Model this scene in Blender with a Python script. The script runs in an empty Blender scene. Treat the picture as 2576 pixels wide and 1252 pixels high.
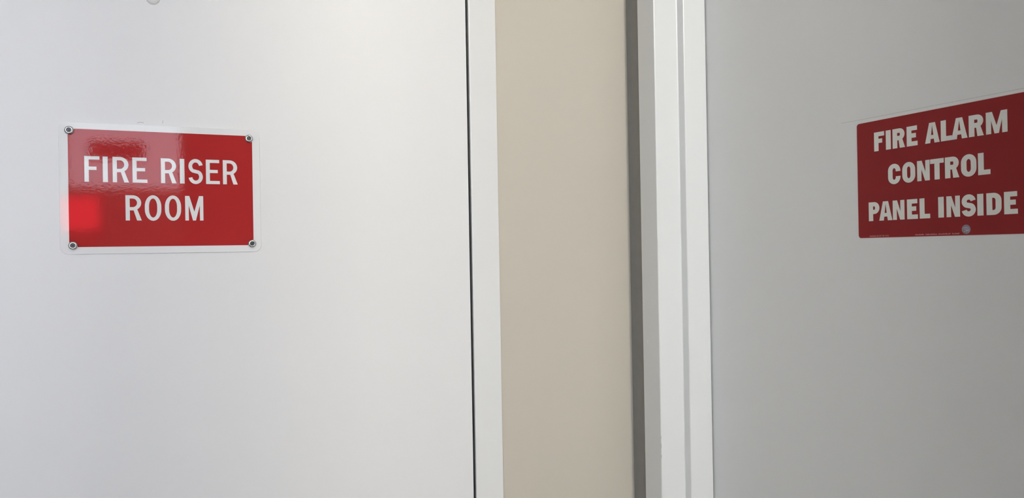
import bpy, bmesh, math
from mathutils import Vector, Matrix

# ------------------------------------------------------------------ camera
scene = bpy.context.scene
COL = scene.collection
F_PX, YAW, PITCH, ROLL = 1915.39, math.radians(66.400), math.radians(0.112), math.radians(-1.004)
CAM = Vector((-0.7624, -1.1947, 1.5))
fw = Vector((math.cos(YAW) * math.cos(PITCH), math.sin(YAW) * math.cos(PITCH), math.sin(PITCH)))
r0 = Vector((math.sin(YAW), -math.cos(YAW), 0))
u0 = r0.cross(fw)
rt = r0 * math.cos(ROLL) + u0 * math.sin(ROLL)
up = -r0 * math.sin(ROLL) + u0 * math.cos(ROLL)
cam_data = bpy.data.cameras.new('camera')
cam_data.sensor_fit = 'HORIZONTAL'
cam_data.sensor_width = 36.0
cam_data.lens = F_PX / 2576 * 36.0
cam_data.clip_start = 0.01
cam = bpy.data.objects.new('camera', cam_data)
COL.objects.link(cam)
m = Matrix((rt, up, -fw)).transposed().to_4x4()
m.translation = CAM
cam.matrix_world = m
scene.camera = cam

# ------------------------------------------------------------------ world, light, exposure
world = bpy.data.worlds.new('sky')
scene.world = world
world.use_nodes = True
bg = world.node_tree.nodes['Background']
bg.inputs['Color'].default_value = (0.80, 0.875, 1.0, 1)
bg.inputs['Strength'].default_value = 9.9
LAMP_COLOUR = (1.0, 0.969, 0.861)
LAMP_STRENGTH = 172.0
LAMP_POS = (-0.29, -2.70)
LAMP_Z = 2.78
scene.view_settings.view_transform = 'Standard'
scene.view_settings.look = 'None'
scene.view_settings.gamma = 1.0
scene.view_settings.use_curve_mapping = False
scene.view_settings.exposure = 0.08
scene.cycles.max_bounces = 7
scene.cycles.transparent_max_bounces = 4
scene.cycles.caustics_reflective = False
scene.cycles.caustics_refractive = False

# room: x from ROOM_X to 0, y from ROOM_Y to 0
ROOM_X, ROOM_Y, ROOM_Z = -2.4, -3.2, 3.10
WIN = (-1.32, -0.30, 1.82, 3.04)          # high window in the rear wall: x0, x1, z0, z1
GLZ = (-2.34, -1.40, 1.10, 3.04)          # tall glazed panel beside it, added unseen opening for sky fill
for name, (x0, x1, z0, z1) in (('window_portal', WIN), ('glazing_portal', GLZ)):
    pd = bpy.data.lights.new(name, 'AREA')          # guides sampling of the sky through the opening, adds no light
    pd.shape = 'RECTANGLE'
    pd.size, pd.size_y = x1 - x0, z1 - z0
    pd.cycles.is_portal = True
    po = bpy.data.objects.new(name, pd)
    COL.objects.link(po)
    po.location = ((x0 + x1) / 2, ROOM_Y - 0.16, (z0 + z1) / 2)
    po.rotation_euler = (math.radians(90), 0, math.radians(180))     # faces into the room, +y

# ------------------------------------------------------------------ materials
def mat(name, base, rough=0.5, metal=0.0, spec=0.5, bump=None, tint=None, emit=None, coat=0.0):
    """bump: list of (scale, strength, distance); tint: (scale, amount) slight mottling of the paint itself"""
    M = bpy.data.materials.new(name)
    M.use_nodes = True
    nt = M.node_tree
    b = nt.nodes['Principled BSDF']
    b.inputs['Base Color'].default_value = (*base, 1)
    b.inputs['Roughness'].default_value = rough
    b.inputs['Metallic'].default_value = metal
    b.inputs['Specular IOR Level'].default_value = spec
    b.inputs['Coat Weight'].default_value = coat
    b.inputs['Coat Roughness'].default_value = 0.05
    co = nt.nodes.new('ShaderNodeTexCoord')
    if tint:
        n = nt.nodes.new('ShaderNodeTexNoise')
        n.inputs['Scale'].default_value = tint[0]
        n.inputs['Detail'].default_value = 6
        nt.links.new(co.outputs['Object'], n.inputs['Vector'])
        mx = nt.nodes.new('ShaderNodeMix')
        mx.data_type = 'RGBA'
        mx.inputs[6].default_value = (*[c * (1 - tint[1]) for c in base], 1)
        mx.inputs[7].default_value = (*[min(1, c * (1 + tint[1])) for c in base], 1)
        nt.links.new(n.outputs['Fac'], mx.inputs[0])
        nt.links.new(mx.outputs[2], b.inputs['Base Color'])
    prev = None
    for sc, st, di in (bump or []):
        n = nt.nodes.new('ShaderNodeTexNoise')
        n.inputs['Scale'].default_value = sc
        n.inputs['Detail'].default_value = 3
        nt.links.new(co.outputs['Object'], n.inputs['Vector'])
        bp = nt.nodes.new('ShaderNodeBump')
        bp.inputs['Strength'].default_value = st
        bp.inputs['Distance'].default_value = di
        nt.links.new(n.outputs['Fac'], bp.inputs['Height'])
        if prev:
            nt.links.new(prev.outputs['Normal'], bp.inputs['Normal'])
        prev = bp
    if prev:
        nt.links.new(prev.outputs['Normal'], b.inputs['Normal'])
    if emit:
        b.inputs['Emission Color'].default_value = (*emit[0], 1)
        b.inputs['Emission Strength'].default_value = emit[1]
    return M

M_DOOR = mat('white_door_paint', (0.80, 0.80, 0.79), 0.44, bump=[(60, 0.05, 0.002), (900, 0.06, 0.0004)], tint=(5, 0.008))
M_FRAME = mat('white_frame_enamel', (0.80, 0.80, 0.785), 0.22, bump=[(700, 0.05, 0.0004)], tint=(6, 0.01))
M_WALL = mat('beige_wall_paint', (0.575, 0.525, 0.445), 0.6, bump=[(40, 0.08, 0.002), (700, 0.10, 0.0005)], tint=(4, 0.012))
M_WHITE = mat('grey_wall_paint', (0.30, 0.31, 0.33), 0.6, bump=[(60, 0.1, 0.002)], tint=(4, 0.01))
M_CEIL = mat('white_ceiling_paint', (0.82, 0.82, 0.80), 0.9, tint=(3, 0.01))
M_FLOOR = mat('grey_concrete', (0.13, 0.125, 0.12), 0.7, bump=[(60, 0.2, 0.002)], tint=(8, 0.12))
M_PAVE = mat('pale_paving', (0.22, 0.22, 0.22), 0.8, tint=(2, 0.1))
M_PLATE = mat('sign_white_gloss', (0.84, 0.84, 0.83), 0.03, spec=0.19, bump=[(330, 0.12, 0.0002)])
M_RED = mat('sign_red_gloss', (0.40, 0.027, 0.027), 0.03, spec=0.19, bump=[(330, 0.12, 0.0002)], tint=(900, 0.06))
M_LETTER = mat('sign_letter_white', (0.82, 0.82, 0.80), 0.05, spec=0.25, bump=[(330, 0.12, 0.0002)])
M_DECAL = mat('decal_red_vinyl', (0.26, 0.010, 0.012), 0.5, spec=0.25, tint=(1200, 0.07))
M_DECAL_L = mat('decal_letter_cream', (0.80, 0.785, 0.73), 0.45, tint=(1500, 0.04))
M_DECAL_E = mat('decal_cut_edge', (0.74, 0.60, 0.56), 0.5, tint=(800, 0.04))
M_PRINT = mat('decal_fine_print', (0.55, 0.25, 0.25), 0.5, tint=(1500, 0.2))
M_STEEL = mat('zinc_screw_steel', (0.66, 0.67, 0.68), 0.24, metal=1.0, tint=(700, 0.08))
M_SOCKET = mat('screw_socket_dark_steel', (0.07, 0.07, 0.07), 0.4, metal=0.6, tint=(900, 0.3))
M_SCUFF = mat('grey_scuff', (0.42, 0.42, 0.41), 0.6, tint=(1500, 0.25))
M_LINE = mat('faint_adhesive_line', (0.62, 0.62, 0.59), 0.6, tint=(300, 0.12))
M_CHIP = mat('paint_drip_white', (0.84, 0.84, 0.83), 0.2, tint=(900, 0.02))
M_CHIPD = mat('paint_chip_grey', (0.5, 0.49, 0.48), 0.5, tint=(1500, 0.2))
M_STICK = mat('holographic_sticker', (0.26, 0.22, 0.26), 0.28, metal=0.5, tint=(420, 0.7))
M_GAP = mat('gap_black', (0.012, 0.012, 0.012), 0.6, tint=(200, 0.2))
M_STRIP = mat('dark_grey_strip', (0.29, 0.28, 0.265), 0.6, bump=[(150, 0.15, 0.001)], tint=(60, 0.08))
M_BLACK = mat('dark_plastic', (0.03, 0.03, 0.03), 0.5, tint=(50, 0.1))
M_REDLAMP = mat('red_lamp_lens', (0.6, 0.02, 0.03), 0.3, tint=(60, 0.05), emit=((1.0, 0.02, 0.04), 19.0))
M_LAMP = mat('lamp_diffuser', (0.8, 0.8, 0.8), 0.6, tint=(30, 0.01), emit=(LAMP_COLOUR, LAMP_STRENGTH))

# thin window glass: clear with a faint mirror
M_GLASS = bpy.data.materials.new('window_glass')
M_GLASS.use_nodes = True
nt = M_GLASS.node_tree
nt.nodes.clear()
o = nt.nodes.new('ShaderNodeOutputMaterial')
tr = nt.nodes.new('ShaderNodeBsdfTransparent')
gl = nt.nodes.new('ShaderNodeBsdfGlossy')
gl.inputs['Roughness'].default_value = 0.0
fr = nt.nodes.new('ShaderNodeFresnel')
mx = nt.nodes.new('ShaderNodeMixShader')
nt.links.new(fr.outputs[0], mx.inputs[0])
nt.links.new(tr.outputs[0], mx.inputs[1])
nt.links.new(gl.outputs[0], mx.inputs[2])
nt.links.new(mx.outputs[0], o.inputs[0])

# ------------------------------------------------------------------ mesh helpers
def link(name, bm, material, parent=None, loc=None, smooth=False):
    me = bpy.data.meshes.new(name)
    bmesh.ops.recalc_face_normals(bm, faces=bm.faces)
    bm.to_mesh(me)
    bm.free()
    me.materials.append(material)
    if smooth:
        for p in me.polygons:
            p.use_smooth = True
    ob = bpy.data.objects.new(name, me)
    COL.objects.link(ob)
    if parent:
        ob.parent = parent
    if loc:
        ob.location = loc
    return ob

def empty(name, loc, rot=(0, 0, 0)):
    ob = bpy.data.objects.new(name, None)
    ob.empty_display_size = 0.05
    COL.objects.link(ob)
    ob.location = loc
    ob.rotation_euler = rot
    return ob

def tag(ob, label, cat, group=None, kind=None):
    ob['label'] = label
    if cat:
        ob['category'] = cat
    if group:
        ob['group'] = group
    if kind:
        ob['kind'] = kind
    return ob

def add_box(bm, x0, x1, y0, y1, z0, z1, bevel=0.0, seg=2):
    vs = [bm.verts.new((x, y, z)) for z in (z0, z1) for x, y in ((x0, y0), (x1, y0), (x1, y1), (x0, y1))]
    fs = [(3, 2, 1, 0), (4, 5, 6, 7), (0, 1, 5, 4), (1, 2, 6, 5), (2, 3, 7, 6), (3, 0, 4, 7)]
    faces = [bm.faces.new([vs[i] for i in f]) for f in fs]
    if bevel:
        es = list({e for f in faces for e in f.edges})
        bmesh.ops.bevel(bm, geom=es, offset=bevel, segments=seg, affect='EDGES', profile=0.5)

def add_prism(bm, pts, z0, z1, bevel_at=(), bevel=0.0015, seg=6):
    """closed xy outline extruded along z; vertical edges listed in bevel_at are rounded"""
    a = [bm.verts.new((x, y, z0)) for x, y in pts]
    b = [bm.verts.new((x, y, z1)) for x, y in pts]
    n = len(pts)
    bm.faces.new(a[::-1])
    bm.faces.new(b)
    for i in range(n):
        bm.faces.new((a[i], a[(i + 1) % n], b[(i + 1) % n], b[i]))
    if bevel_at:
        es = []
        for i in bevel_at:
            es += [e for e in a[i].link_edges if e.other_vert(a[i]) is b[i]]
        bmesh.ops.bevel(bm, geom=es, offset=bevel, segments=seg, affect='EDGES', profile=0.5)

def arc(cx, cy, rx, ry, a0, a1, n=10):
    return [(cx + rx * math.cos(math.radians(a0 + (a1 - a0) * i / n)),
             cy + ry * math.sin(math.radians(a0 + (a1 - a0) * i / n))) for i in range(n + 1)]

def rrect(x0, x1, y0, y1, r, n=6):
    return (arc(x1 - r, y1 - r, r, r, 0, 90, n) + arc(x0 + r, y1 - r, r, r, 90, 180, n) +
            arc(x0 + r, y0 + r, r, r, 180, 270, n) + arc(x1 - r, y0 + r, r, r, 270, 360, n))

def add_loops(bm, loops, z0, z1):
    """flat outline with holes in the xy plane, given a small thickness z0..z1"""
    edges = []
    for lp in loops:
        clean = []
        for p in lp:
            if not clean or (abs(p[0] - clean[-1][0]) + abs(p[1] - clean[-1][1])) > 1e-7:
                clean.append(p)
        if abs(clean[0][0] - clean[-1][0]) + abs(clean[0][1] - clean[-1][1]) < 1e-7:
            clean.pop()
        vs = [bm.verts.new((x, y, z0)) for x, y in clean]
        edges += [bm.edges.new((vs[i], vs[(i + 1) % len(vs)])) for i in range(len(vs))]
    res = bmesh.ops.triangle_fill(bm, edges=edges, use_beauty=True, normal=(0, 0, 1))
    faces = [g for g in res['geom'] if isinstance(g, bmesh.types.BMFace)]
    ext = bmesh.ops.extrude_face_region(bm, geom=faces)
    bmesh.ops.translate(bm, verts=[g for g in ext['geom'] if isinstance(g, bmesh.types.BMVert)], vec=(0, 0, z1 - z0))

# ------------------------------------------------------------------ letters drawn as outlines
def stroke(path, t):
    """outline of a thick open polyline"""
    L, R = [], []
    for i, p in enumerate(path):
        a = path[max(i - 1, 0)]
        b = path[min(i + 1, len(path) - 1)]
        dx, dy = b[0] - a[0], b[1] - a[1]
        d = math.hypot(dx, dy) or 1
        nx, ny = -dy / d * t / 2, dx / d * t / 2
        L.append((p[0] + nx, p[1] + ny))
        R.append((p[0] - nx, p[1] - ny))
    return L + R[::-1]

def glyph(ch, w, h, t, b):
    """outline loops of a capital of width w, height h, stem t and bar b"""
    if ch == 'I':
        return [[(0, 0), (w, 0), (w, h), (0, h)]]
    if ch == 'L':
        return [[(0, 0), (w, 0), (w, b), (t, b), (t, h), (0, h)]]
    if ch == 'T':
        c = w / 2
        return [[(c - t / 2, 0), (c + t / 2, 0), (c + t / 2, h - b), (w, h - b), (w, h), (0, h), (0, h - b), (c - t / 2, h - b)]]
    if ch == 'F':
        m1, m0 = h * 0.53 + b / 2, h * 0.53 - b / 2
        return [[(0, 0), (t, 0), (t, m0), (w * 0.80, m0), (w * 0.80, m1), (t, m1), (t, h - b), (w, h - b), (w, h), (0, h)]]
    if ch == 'E':
        m1, m0 = h * 0.52 + b / 2, h * 0.52 - b / 2
        return [[(0, 0), (w, 0), (w, b), (t, b), (t, m0), (w * 0.86, m0), (w * 0.86, m1), (t, m1), (t, h - b),
                 (w * 0.97, h - b), (w * 0.97, h), (0, h)]]
    if ch in 'RP':
        yb = h * (0.40 if ch == 'R' else 0.37)
        ry = (h - yb) / 2
        rx = min(ry, w * 0.55)
        cy = yb + ry
        bw = w * 0.98
        hole = [(t, yb + b)] + arc(bw - rx, cy, max(rx - t, 0.0006), ry - b, -90, 90, 10) + [(t, h - b)]
        bowl = arc(bw - rx, cy, rx, ry, 90, -90, 12)
        out = [(0, 0), (0, h)] + bowl
        if ch == 'R':
            out = [(0, 0), (0, h)] + bowl[:-2] + [(bw - rx + rx * 0.52, yb + b * 0.30)]
            out += [(w, 0), (w - t * 1.12, 0), (w * 0.50, yb), (t, yb), (t, 0)]
        else:
            out += [(t, yb), (t, 0)]
        return [out, hole]
    if ch == 'D':
        rx, ry = w * 0.52, h * 0.34
        out = [(0, 0), (0, h)] + arc(w - rx, h - ry, rx, ry, 90, 0) + arc(w - rx, ry, rx, ry, 0, -90)
        hole = [(t, b), (t, h - b)] + arc(w - rx, h - ry, max(rx - t, 0.001), ry - b, 90, 0) + arc(w - rx, ry, max(rx - t, 0.001), ry - b, 0, -90)
        return [out, hole]
    if ch == 'O':
        rx, ry = w / 2, h * (0.44 if t < 0.006 else 0.36)
        out = arc(rx, h - ry, rx, ry, 0, 180, 16) + arc(rx, ry, rx, ry, 180, 360, 16)
        hole = arc(rx, h - ry, rx - t, ry - b, 0, 180, 16) + arc(rx, ry, rx - t, ry - b, 180, 360, 16)
        return [out, hole]
    if ch == 'U':
        rx, ry = w / 2, h * 0.34
        return [[(0, h), (t, h)] + arc(rx, ry, rx - t, ry - b, 180, 360, 12) + [(w - t, h), (w, h)] + arc(rx, ry, rx, ry, 360, 180, 12)]
    if ch == 'C':
        rx, ry = w / 2, h * 0.34
        return [[(w, h * 0.62)] + arc(rx, h - ry, rx, ry, 0, 180, 14) + arc(rx, ry, rx, ry, 180, 360, 14) + [(w, h * 0.38), (w - t, h * 0.38)] +
                arc(rx, ry, rx - t, ry - b, 360, 180, 14) + arc(rx, h - ry, rx - t, ry - b, 180, 0, 14) + [(w - t, h * 0.62)]]
    if ch == 'S':
        tt = (t + b) / 2
        rx, ry = (w - tt) / 2, (h - tt) / 4 * 1.02
        cx, cu, cl = w / 2, h - tt / 2 - ry, tt / 2 + ry
        path = arc(cx, cu, rx, ry, 8, 236, 22) + arc(cx, cl, rx, ry, 56, -172, 22)
        return [stroke(path, tt)]
    if ch == 'A':
        a = t * 1.02
        c = w / 2
        y0, y1 = h * 0.20, h * 0.20 + b * 0.85
        k = lambda y: (c - t * 0.58) * y / h                 # outer left edge
        ki = lambda y: a + (c - a) * y / (h * 0.86)          # inner left edge
        return [[(0, 0), (a, 0), (ki(y0), y0), (w - ki(y0), y0), (w - a, 0), (w, 0), (c + t * 0.58, h), (c - t * 0.58, h)],
                [(ki(y1), y1), (w - ki(y1), y1), (c + 0.0001, h * 0.86), (c - 0.0001, h * 0.86)]]
    if ch == 'N':
        return [[(0, 0), (t * 0.86, 0), (t * 0.86, h * 0.58), (w - t * 0.95, 0), (w, 0), (w, h), (w - t * 0.86, h),
                 (w - t * 0.86, h * 0.42), (t * 0.95, h), (0, h)]]
    if ch == 'M':
        c = w / 2
        s = t * 0.88
        return [[(0, 0), (s, 0), (s, h * 0.62), (c - s * 0.42, 0), (c + s * 0.42, 0), (w - s, h * 0.62), (w - s, 0), (w, 0), (w, h),
                 (w - s * 1.20, h), (c, h * 0.36), (s * 1.20, h), (0, h)]]
    raise ValueError(ch)

def mirror_safe(loops, dx, dy):
    return [[(x + dx, y + dy) for x, y in lp] for lp in loops]

# ================================================================== the setting
WT = 0.13                                  # wall thickness
# left door: frame opening edges and leaf
LF = dict(inner_r=-0.3178, outer_r=-0.2688)
DOOR_W, DOOR_H = 0.912, 2.44
LF['inner_l'] = LF['inner_r'] - DOOR_W - 0.008
LF['outer_l'] = LF['inner_l'] - 0.050
# right door: along y
RF = dict(outer_f=-0.0507, inner_f=-0.1018)
RF['inner_n'] = RF['inner_f'] - DOOR_W - 0.006
RF['outer_n'] = RF['inner_n'] - 0.050
HEAD_Z = DOOR_H + 0.05

bm = bmesh.new()
add_box(bm, ROOM_X, LF['outer_l'] + 0.005, 0, WT, 0, ROOM_Z)
add_box(bm, LF['outer_r'] - 0.005, 0.0, 0, WT, 0, ROOM_Z)
add_box(bm, LF['outer_l'] + 0.005, LF['outer_r'] - 0.005, 0, WT, HEAD_Z - 0.005, ROOM_Z)
tag(link('wall_left', bm, M_WALL), 'smooth beige painted wall between the two white door frames', None, kind='structure')

bm = bmesh.new()
add_box(bm, 0, WT, RF['outer_f'] - 0.005, WT, 0, ROOM_Z)
add_box(bm, 0, WT, ROOM_Y, RF['outer_n'] + 0.005, 0, ROOM_Z)
add_box(bm, 0, WT, RF['outer_n'] + 0.005, RF['outer_f'] - 0.005, HEAD_Z - 0.005, ROOM_Z)
tag(link('wall_right', bm, M_WALL), 'beige wall that holds the right door', None, kind='structure')

bm = bmesh.new()
add_box(bm, ROOM_X, GLZ[0], ROOM_Y - WT, ROOM_Y, 0, ROOM_Z)
add_box(bm, GLZ[1], WIN[0], ROOM_Y - WT, ROOM_Y, 0, ROOM_Z)
add_box(bm, WIN[1], WT, ROOM_Y - WT, ROOM_Y, 0, ROOM_Z)
for x0, x1, z0, z1 in (WIN, GLZ):
    add_box(bm, x0, x1, ROOM_Y - WT, ROOM_Y, 0, z0)
    add_box(bm, x0, x1, ROOM_Y - WT, ROOM_Y, z1, ROOM_Z)
tag(link('wall_rear', bm, M_WHITE), 'grey wall with a high window behind the camera', None, kind='structure')
bm = bmesh.new()
add_box(bm, ROOM_X - WT, ROOM_X, ROOM_Y - WT, WT, 0, ROOM_Z)
tag(link('wall_side', bm, M_WHITE), 'plain grey side wall facing the right door', None, kind='structure')
bm = bmesh.new()
add_box(bm, ROOM_X - WT, WT, ROOM_Y - WT, WT, -0.1, 0)
tag(link('floor', bm, M_FLOOR), 'grey concrete floor', None, kind='structure')
bm = bmesh.new()
add_box(bm, -14, 12, -22, ROOM_Y - WT, -0.1, -0.02)
tag(link('ground', bm, M_PAVE), 'pale paving outside the windows', None, kind='structure')
bm = bmesh.new()
add_box(bm, ROOM_X - WT, WT, ROOM_Y - WT, WT, ROOM_Z, ROOM_Z + 0.1)
tag(link('ceiling', bm, M_CEIL), 'white painted ceiling', None, kind='structure')
bm = bmesh.new()
add_box(bm, -0.755, -0.440, -1.86, -1.60, 0, ROOM_Z, 0.01)  # unseen pier, added to keep lamp light off part of the left door
tag(link('light_blocker', bm, M_WHITE), 'added square grey pier behind the camera that shades the left door', None, kind='structure')
# closed rooms behind the two doors, so no daylight leaks round the leaves
bm = bmesh.new()
add_box(bm, LF['outer_l'] - 0.1, LF['outer_r'] + 0.1, WT + 0.03, WT + 0.05, 0, ROOM_Z)
tag(link('wall_beyond_left', bm, M_BLACK), 'dark backing behind the left door', None, kind='structure')
bm = bmesh.new()
add_box(bm, WT + 0.03, WT + 0.05, RF['outer_n'] - 0.1, RF['outer_f'] + 0.1, 0, ROOM_Z)
tag(link('wall_beyond_right', bm, M_BLACK), 'dark backing behind the right door', None, kind='structure')

# --- left door frame (pressed steel, leaf flush in the near rabbet)
P = -0.013                                 # face of the frame stands proud of the wall
t1 = empty('trim_1', ((LF['inner_l'] + LF['inner_r']) / 2, 0, 0))
tag(t1, 'flat white metal door frame around the left door', None, kind='structure')
cx = t1.location.x
def jamb_left(inner, outer, s):
    stop = inner - s * 0.016
    pts = [(outer, 0), (outer, P), (inner, P), (inner, 0.036), (stop, 0.036), (stop, WT), (outer - s * 0.005, WT), (outer - s * 0.005, 0)]
    return [(x - cx, y) for x, y in pts]
bm = bmesh.new()
add_prism(bm, jamb_left(LF['inner_r'], LF['outer_r'], 1), 0, HEAD_Z, (1, 2, 4), 0.0018)
link('jamb', bm, M_FRAME, t1)
bm = bmesh.new()
add_box(bm, LF['inner_r'] - 0.0022 - cx, LF['inner_r'] - cx, -0.0085, 0.034, 0.01, DOOR_H - 0.01, 0.0004)  # black strip paints in the deep shade of the door gap
sl = link('gap_strip', bm, M_GAP, t1)
sl['label'] = 'black strip that paints the shade in the gap beside the door'
bm = bmesh.new()
add_prism(bm, jamb_left(LF['inner_l'], LF['outer_l'], -1), 0, HEAD_Z, (1, 2, 4), 0.0018)
link('jamb', bm, M_FRAME, t1)
bm = bmesh.new()
add_box(bm, LF['inner_l'] - cx, LF['inner_r'] - cx, P, WT, DOOR_H, HEAD_Z, 0.0012)
link('head', bm, M_FRAME, t1)

# --- right door frame (double rabbet, leaf in the far rabbet)
t2 = empty('trim_2', (0, (RF['inner_f'] + RF['inner_n']) / 2, 0))
tag(t2, 'white metal door frame with stepped stop around the right door', None, kind='structure')
cy = t2.location.y
RX, SX = 0.0351, 0.0818                    # front rabbet depth, back edge of the stop
def jamb_right(inner, outer, s):
    stop = inner - s * 0.0174
    pts = [(0, outer), (P, outer), (P, inner), (RX, inner), (RX, stop), (SX, stop), (SX, inner), (WT, inner), (WT, outer - s * 0.005), (0, outer - s * 0.005)]
    return [(x, y - cy) for x, y in pts]
bm = bmesh.new()
add_prism(bm, jamb_right(RF['inner_f'], RF['outer_f'], 1), 0, HEAD_Z, (1, 2, 3, 4, 5), 0.0018)
jr = link('jamb', bm, M_FRAME, t2)
bm = bmesh.new()
add_prism(bm, jamb_right(RF['inner_n'], RF['outer_n'], -1), 0, HEAD_Z, (1, 2, 3, 4, 5), 0.0018)
link('jamb', bm, M_FRAME, t2)
bm = bmesh.new()
add_box(bm, P, RX, RF['inner_n'] - cy, RF['inner_f'] - cy, DOOR_H, HEAD_Z, 0.0012)
add_box(bm, RX, SX, RF['inner_n'] + 0.0174 - cy, RF['inner_f'] - 0.0174 - cy, DOOR_H - 0.0174, HEAD_Z, 0.0012)
link('head', bm, M_FRAME, t2)
# dark grey strip along the corner between the wall and the frame
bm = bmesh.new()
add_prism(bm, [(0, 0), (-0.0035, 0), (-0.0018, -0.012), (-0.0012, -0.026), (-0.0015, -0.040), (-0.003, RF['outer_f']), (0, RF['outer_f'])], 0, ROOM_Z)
tag(link('trim_3', bm, M_STRIP, smooth=False), 'dark grey strip in the corner between beige wall and right door frame', None, kind='structure')
# dried paint drip and a chipped edge on the jamb
bm = bmesh.new()
bmesh.ops.create_uvsphere(bm, u_segments=10, v_segments=8, radius=1)
bmesh.ops.scale(bm, vec=(0.0005, 0.0011, 0.0026), verts=bm.verts)
link('paint_drip', bm, M_CHIP, jr, (P, -0.0656 - cy, 1.3361), True)
for dz, ln in ((0.0, 0.010), (-0.018, 0.007), (0.014, 0.006)):
    bm = bmesh.new()
    bmesh.ops.create_uvsphere(bm, u_segments=8, v_segments=6, radius=1)
    bmesh.ops.scale(bm, vec=(0.0005, 0.0007, ln / 2), verts=bm.verts)
    link('paint_chip', bm, M_CHIPD, jr, (P + 0.0005, -0.1009 - cy, 1.162 + dz), True)

# --- door leaves
d1 = empty('door_1', (LF['inner_r'] - 0.0042 - DOOR_W / 2, 0, 0.008))
tag(d1, 'bright white flush door on the left carrying the red fire riser sign', None, kind='structure')
FACE1 = -0.0115
bm = bmesh.new()
add_box(bm, -DOOR_W / 2, DOOR_W / 2, FACE1, 0.033, 0, DOOR_H - 0.012, 0.0008, 2)
leaf1 = link('door_leaf', bm, M_DOOR, d1)
def on_d1(x, z):
    return (x - d1.location.x, FACE1, z - d1.location.z)
# painted-over round plug at the top of the picture
bm = bmesh.new()
prof = [(0.0094, 0.0), (0.0090, 0.0010), (0.0072, 0.0021), (0.0045, 0.0028), (0.0018, 0.0031)]
N = 28
rings = [[bm.verts.new((r * math.cos(2 * math.pi * i / N), -y, r * math.sin(2 * math.pi * i / N))) for i in range(N)] for r, y in prof]
for a, b in zip(rings, rings[1:]):
    for i in range(N):
        bm.faces.new((a[i], a[(i + 1) % N], b[(i + 1) % N], b[i]))
bm.faces.new(rings[-1])
pl = link('painted_plug', bm, M_DOOR, d1, on_d1(-0.7912, 1.8645), True)
# scuffs above the sign
def scuff(pts, wd):
    bm = bmesh.new()
    path = [(x - pts[0][0], z - pts[0][1]) for x, z in pts]
    out = stroke(path, wd)
    add_loops(bm, [out], 0, 0.0001)
    bmesh.ops.transform(bm, matrix=Matrix.Rotation(math.radians(90), 4, 'X'), verts=bm.verts)
    return link('scuff_mark', bm, M_SCUFF, d1, on_d1(*pts[0]))
scuff([(-0.8137, 1.6872), (-0.8110, 1.6884), (-0.8080, 1.6884), (-0.8052, 1.6876)], 0.0006)
scuff([(-0.7806, 1.6925), (-0.7812, 1.6900), (-0.7814, 1.6882)], 0.0005)

d2 = empty('door_2', (0, RF['inner_f'] - 0.003 - DOOR_W / 2, 0.008))
tag(d2, 'shaded white flush door on the right carrying the fire alarm decal', None, kind='structure')
FACE2 = 0.0838
bm = bmesh.new()
add_box(bm, FACE2, WT - 0.002, -DOOR_W / 2, DOOR_W / 2, 0, DOOR_H - 0.012, 0.0008, 2)
link('door_leaf', bm, M_DOOR, d2)

# ================================================================== left sign: FIRE RISER / ROOM
# local axes: x along the wall, y up the wall, z out towards the room
SIGN1 = Vector((-0.7802, FACE1, 1.5948))
s1 = empty('fire_riser_sign', SIGN1, (math.radians(90), math.radians(0.06), 0))
tag(s1, 'glossy red sign reading FIRE RISER ROOM, white border, screwed to left door', 'sign')
SW, SH = 0.2586, 0.1800
bm = bmesh.new()
add_loops(bm, [rrect(-SW / 2, SW / 2, -SH / 2, SH / 2, 0.0105, 8)], 0.0, 0.0016)
bm.normal_update()
top_edges = [e for e in bm.edges if all(abs(v.co.z - 0.0016) < 1e-6 for v in e.verts) and any(abs(f.normal.z) < 0.5 for f in e.link_faces)]
bmesh.ops.bevel(bm, geom=top_edges, offset=0.0007, segments=3, affect='EDGES', profile=0.5)
pan = link('panel', bm, M_PLATE, s1)
pan['label'] = 'white sign plate with rounded corners'
RX0, RX1, RZ0, RZ1 = -0.8984, -0.6618, 1.5148, 1.6753
bm = bmesh.new()
add_loops(bm, [rrect(RX0 - SIGN1.x, RX1 - SIGN1.x, RZ0 - SIGN1.z, RZ1 - SIGN1.z, 0.0006, 2)], 0.0016, 0.00175)
rf = link('red_field', bm, M_RED, s1)
rf['label'] = 'glossy red printed field'
mesh_cache = {}
def letter(parent, ch, u0, u1, v0, v1, t, b, z0, z1, material):
    key = (ch, round(u1 - u0, 4), round(v1 - v0, 4), t, material.name)
    if key not in mesh_cache:
        bm = bmesh.new()
        add_loops(bm, glyph(ch, u1 - u0, v1 - v0, t, b), z0, z1)
        ob = link('letter', bm, material, parent, (u0, v0, 0))
        mesh_cache[key] = ob.data
    else:
        ob = bpy.data.objects.new('letter', mesh_cache[key])
        COL.objects.link(ob)
        ob.parent = parent
        ob.location = (u0, v0, 0)
    ob['label'] = 'white letter ' + ch
    return ob
LINE1 = [('F', -0.8792, -0.8608), ('I', -0.8570, -0.8509), ('R', -0.8450, -0.8249), ('E', -0.8205, -0.8019), ('R', -0.7845, -0.7644),
         ('I', -0.7601, -0.7540), ('S', -0.7487, -0.7298), ('E', -0.7256, -0.7070), ('R', -0.7027, -0.6826)]
LINE2 = [('R', -0.8298, -0.8097), ('O', -0.8057, -0.7847), ('O', -0.7801, -0.7591), ('M', -0.7538, -0.7298)]
for ln, zb, zt in ((LINE1, 1.6036, 1.6387), (LINE2, 1.5509, 1.5860)):
    for ch, a, b in ln:
        e = 0.0004 if ch in 'OS' else 0.0
        letter(s1, ch, a - SIGN1.x, b - SIGN1.x, zb - e - SIGN1.z, zt + e - SIGN1.z, 0.0053, 0.0046, 0.00175, 0.0020, M_LETTER)
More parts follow.
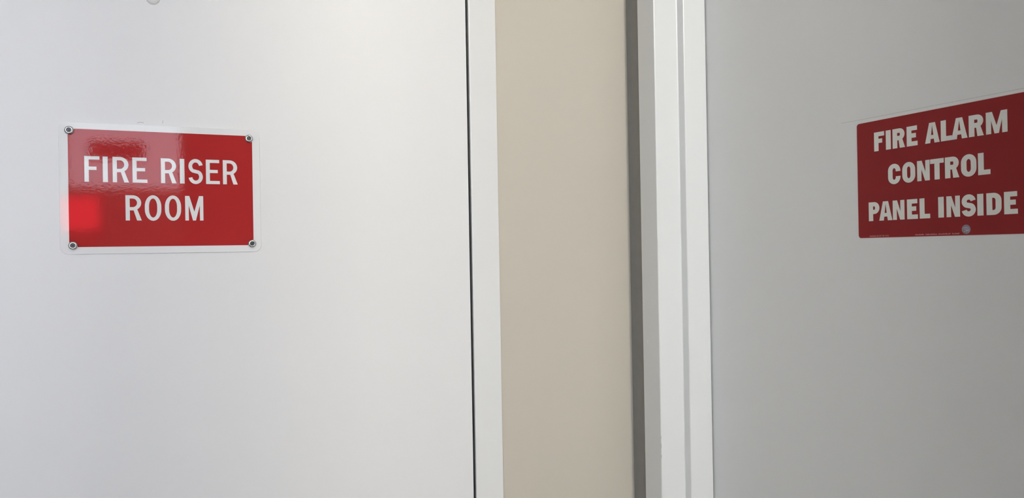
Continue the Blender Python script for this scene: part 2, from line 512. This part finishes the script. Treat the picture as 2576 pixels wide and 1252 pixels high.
# four domed screws with a dark socket
def lathe(bm, prof, n=28):
    rings = [[bm.verts.new((r * math.cos(2 * math.pi * i / n), r * math.sin(2 * math.pi * i / n), z)) for i in range(n)] for r, z in prof]
    for a, b in zip(rings, rings[1:]):
        for i in range(n):
            bm.faces.new((a[i], a[(i + 1) % n], b[(i + 1) % n], b[i]))
    bm.faces.new(rings[-1])
bm = bmesh.new()
lathe(bm, [(0.0058, 0.0), (0.0060, 0.0005), (0.0058, 0.0014), (0.0053, 0.0022), (0.0046, 0.0028), (0.0038, 0.0031), (0.0033, 0.0031), (0.0031, 0.0028), (0.0030, 0.0018), (0.0030, 0.0012)])
bm2 = bmesh.new()
hexa = [(0.0030 * math.cos(math.pi / 3 * i), 0.0030 * math.sin(math.pi / 3 * i)) for i in range(6)]
add_loops(bm2, [hexa], 0.0012, 0.0014)
lathe(bm2, [(0.0012, 0.0014), (0.0010, 0.0018), (0.0004, 0.0020)], 12)
head0 = sock0 = None
for k, (x, z, rot) in enumerate(((-0.8966, 1.6728, 10), (-0.6661, 1.6713, 40), (-0.6639, 1.5170, 25), (-0.8939, 1.5168, 5))):
    loc = (x - SIGN1.x, z - SIGN1.z, 0.00175)
    if k == 0:
        head0 = h = link('screw', bm, M_STEEL, s1, loc, True)
        sock0 = so = link('socket', bm2, M_SOCKET, h)
        so['label'] = 'dark recessed drive socket'
    else:
        h = head0.copy()
        COL.objects.link(h)
        h.location = loc
        so = sock0.copy()
        COL.objects.link(so)
        so.parent = h
    h.parent = s1
    h.rotation_euler = (0, 0, math.radians(rot))
    h['label'] = 'shiny domed steel screw'

# ================================================================== right decal: FIRE ALARM CONTROL PANEL INSIDE
# local axes: x towards the viewer's right along the right door, y up, z out into the room
DEC = Vector((FACE2, -0.5520, 1.5857))
s2 = empty('fire_alarm_decal', DEC, (math.radians(90), 0, math.radians(-90)))
tag(s2, 'dark red decal reading FIRE ALARM CONTROL PANEL INSIDE stuck on right door', 'sign')
DW, DH = 0.1168, 0.0777
bm = bmesh.new()
add_loops(bm, [rrect(-DW, DW, -DH, DH, 0.0042, 6)], 0.0, 0.00025)
ed = link('decal_edge', bm, M_DECAL_E, s2)
ed['label'] = 'thin pale cut edge of the decal'
bm = bmesh.new()
add_loops(bm, [rrect(-DW + 0.0006, DW - 0.0006, -DH + 0.0006, DH - 0.0006, 0.0038, 6)], 0.00025, 0.0004)
link('red_field', bm, M_DECAL, s2)
D1 = [('F', .4635, .4792), ('I', .4818, .4892), ('R', .4920, .5101), ('E', .5128, .5281), ('A', .5386, .5582), ('L', .5599, .5742), ('A', .5735, .5937), ('R', .5955, .6134), ('M', .6161, .6407)]
D2 = [('C', .4842, .5026), ('O', .5055, .5240), ('N', .5268, .5441), ('T', .5449, .5630), ('R', .5645, .5826), ('O', .5850, .6039), ('L', .6059, .6204)]
D3 = [('P', .4530, .4702), ('A', .4694, .4895), ('N', .4904, .5076), ('E', .5114, .5266), ('L', .5293, .5436), ('I', .5547, .5620), ('N', .5655, .5827), ('S', .5850, .6022), ('I', .6041, .6114), ('D', .6150, .6324), ('E', .6353, .6504)]
for ln, zb, zt in ((D1, 1.6225, 1.6474), (D2, 1.5773, 1.6025), (D3, 1.5307, 1.5557)):
    for ch, a, b in ln:
        e = 0.0005 if ch in 'OSC' else 0.0
        letter(s2, ch, a + DEC.y, b + DEC.y, zb - e - DEC.z, zt + e - DEC.z, 0.0068, 0.0056, 0.0004, 0.0006, M_DECAL_L)
# fine print along the bottom edge
bm = bmesh.new()
def tiny(text, u, v, h, wd, sp):
    for ch in text:
        if ch != ' ':
            add_loops(bm, mirror_safe(glyph(ch, wd * (0.35 if ch == 'I' else 1), h, h * 0.17, h * 0.15), u, v), 0.0004, 0.0005)
            u += wd * (0.35 if ch == 'I' else 1) + sp
        else:
            u += wd * 0.7
    return u
v = 1.5098 - DEC.z
u = 0.4539 + DEC.y
for wd in (0.0012, 0.0011, 0.0014, 0.0011, 0.0013, 0.0008):
    add_loops(bm, [[(u, v), (u + wd, v), (u + wd, v + 0.0007), (u + wd * 0.4, v + 0.0018), (u, v + 0.0018)]], 0.0004, 0.0005)
    u += wd + 0.0006
tiny('MADE IN USA', u + 0.0006, v, 0.0019, 0.0016, 0.0004)
link('fine_print', bm, M_PRINT, s2)
bm = bmesh.new()
u = 0.5223 + DEC.y
k = 0
while u < 0.5800 + DEC.y:
    wd = (0.0012, 0.0009, 0.0014, 0.0007, 0.0011, 0.0013)[k % 6]
    hh = (0.0013, 0.0018, 0.0012, 0.0013, 0.0017)[k % 5]
    if k % 11 != 8:
        add_loops(bm, [[(u, v + 0.0003), (u + wd, v + 0.0003), (u + wd, v + 0.0003 + hh), (u, v + 0.0003 + hh * 0.8)]], 0.0004, 0.0005)
    u += wd + 0.0005
    k += 1
link('fine_print', bm, M_PRINT, s2)
bm = bmesh.new()
add_loops(bm, [arc(0, 0, 0.0055, 0.0055, 0, 345, 23)], 0.0004, 0.0006)
st = link('hologram_sticker', bm, M_STICK, s2, (0.5900 + DEC.y, 1.5155 - DEC.z, 0))
st['label'] = 'small round grey hologram seal'
bm = bmesh.new()
for y0, sl in ((0.0022, -0.0010), (0.0002, -0.0012), (-0.0024, 0.0010)):
    add_loops(bm, [stroke([(-0.0030, y0), (-0.0008, y0 + sl * 0.2), (0.0012, y0 + sl), (0.0032, y0 + sl * 0.8)], 0.0007)], 0.0006, 0.0007)
link('seal_emblem', bm, mat('seal_silver', (0.50, 0.46, 0.50), 0.3, metal=0.3, tint=(900, 0.3)), st)
# faint line of old adhesive above the decal, on the door itself
bm = bmesh.new()
pts = [(-0.1430, 0.0830), (-0.1161, 0.0825), (-0.06, 0.0822), (0.0051, 0.0820), (0.06, 0.0816), (0.1190, 0.0812)]
add_loops(bm, [stroke(pts, 0.0007)], 0.0, 0.0001)
ln = link('adhesive_line', bm, M_LINE, d2, (DEC.x - d2.location.x, DEC.y - d2.location.y, DEC.z - d2.location.z))
ln.rotation_euler = s2.rotation_euler

# ================================================================== behind the camera: window, added fill window and key lamp, red lamp
def window(name, spec, label):
    w = empty(name, ((spec[0] + spec[1]) / 2, ROOM_Y, spec[2]))
    tag(w, label, None, kind='structure')
    hw, hh = (spec[1] - spec[0]) / 2, spec[3] - spec[2]
    for x0, x1, z0, z1 in ((-hw, hw, 0, 0.04), (-hw, hw, hh - 0.04, hh), (-hw, -hw + 0.04, 0.04, hh - 0.04), (hw - 0.04, hw, 0.04, hh - 0.04)):
        bm = bmesh.new()
        add_box(bm, x0, x1, -0.09, -0.03, z0, z1, 0.002)
        link('window_frame', bm, M_FRAME, w)
    bm = bmesh.new()
    add_box(bm, -hw + 0.04, hw - 0.04, -0.062, -0.058, 0.04, hh - 0.04)
    link('pane', bm, M_GLASS, w)
    return w
w1 = window('window_1', WIN, 'high window in the wall behind the camera')
w2 = window('window_fill', GLZ, 'added tall glazed panel behind the camera, unseen, for bluish sky fill')
bm = bmesh.new()
add_box(bm, -1.17 - w1.location.x, -0.92 - w1.location.x, -0.05, 0.02, 2.0 - WIN[2], 2.09 - WIN[2], 0.004)
link('vent', bm, M_BLACK, w1)

cl = empty('key_lamp', (LAMP_POS[0], LAMP_POS[1], LAMP_Z))  # unseen globe lamp, added as the key light
tag(cl, 'added white glass globe lamp behind the camera, unseen key light for the doors', 'lamp')
bm = bmesh.new()
bmesh.ops.create_icosphere(bm, subdivisions=3, radius=0.13)
link('globe', bm, M_LAMP, cl, smooth=True)
bm = bmesh.new()
lathe(bm, [(0.05, 0.115), (0.055, 0.125), (0.05, 0.15), (0.02, 0.165)], 24)
link('collar', bm, M_STEEL, cl, smooth=True)
bm = bmesh.new()
add_box(bm, -0.004, 0.004, -0.004, 0.004, 0.16, ROOM_Z - LAMP_Z - 0.02, 0.001)
link('hanger_rod', bm, M_STEEL, cl)
bm = bmesh.new()
lathe(bm, [(0.05, ROOM_Z - LAMP_Z), (0.05, ROOM_Z - LAMP_Z - 0.012), (0.02, ROOM_Z - LAMP_Z - 0.025)], 24)
link('ceiling_rose', bm, M_FRAME, cl, smooth=True)

rl = empty('warning_lamp', (-1.215, ROOM_Y, 1.62))
tag(rl, 'square red glowing warning lamp on the wall behind the camera', 'lamp')
bm = bmesh.new()
add_box(bm, -0.105, 0.105, 0, 0.04, 0, 0.20, 0.004)
link('housing', bm, M_BLACK, rl)
bm = bmesh.new()
add_box(bm, -0.088, 0.088, 0.04, 0.052, 0.018, 0.182, 0.004)
link('lens', bm, M_REDLAMP, rl)
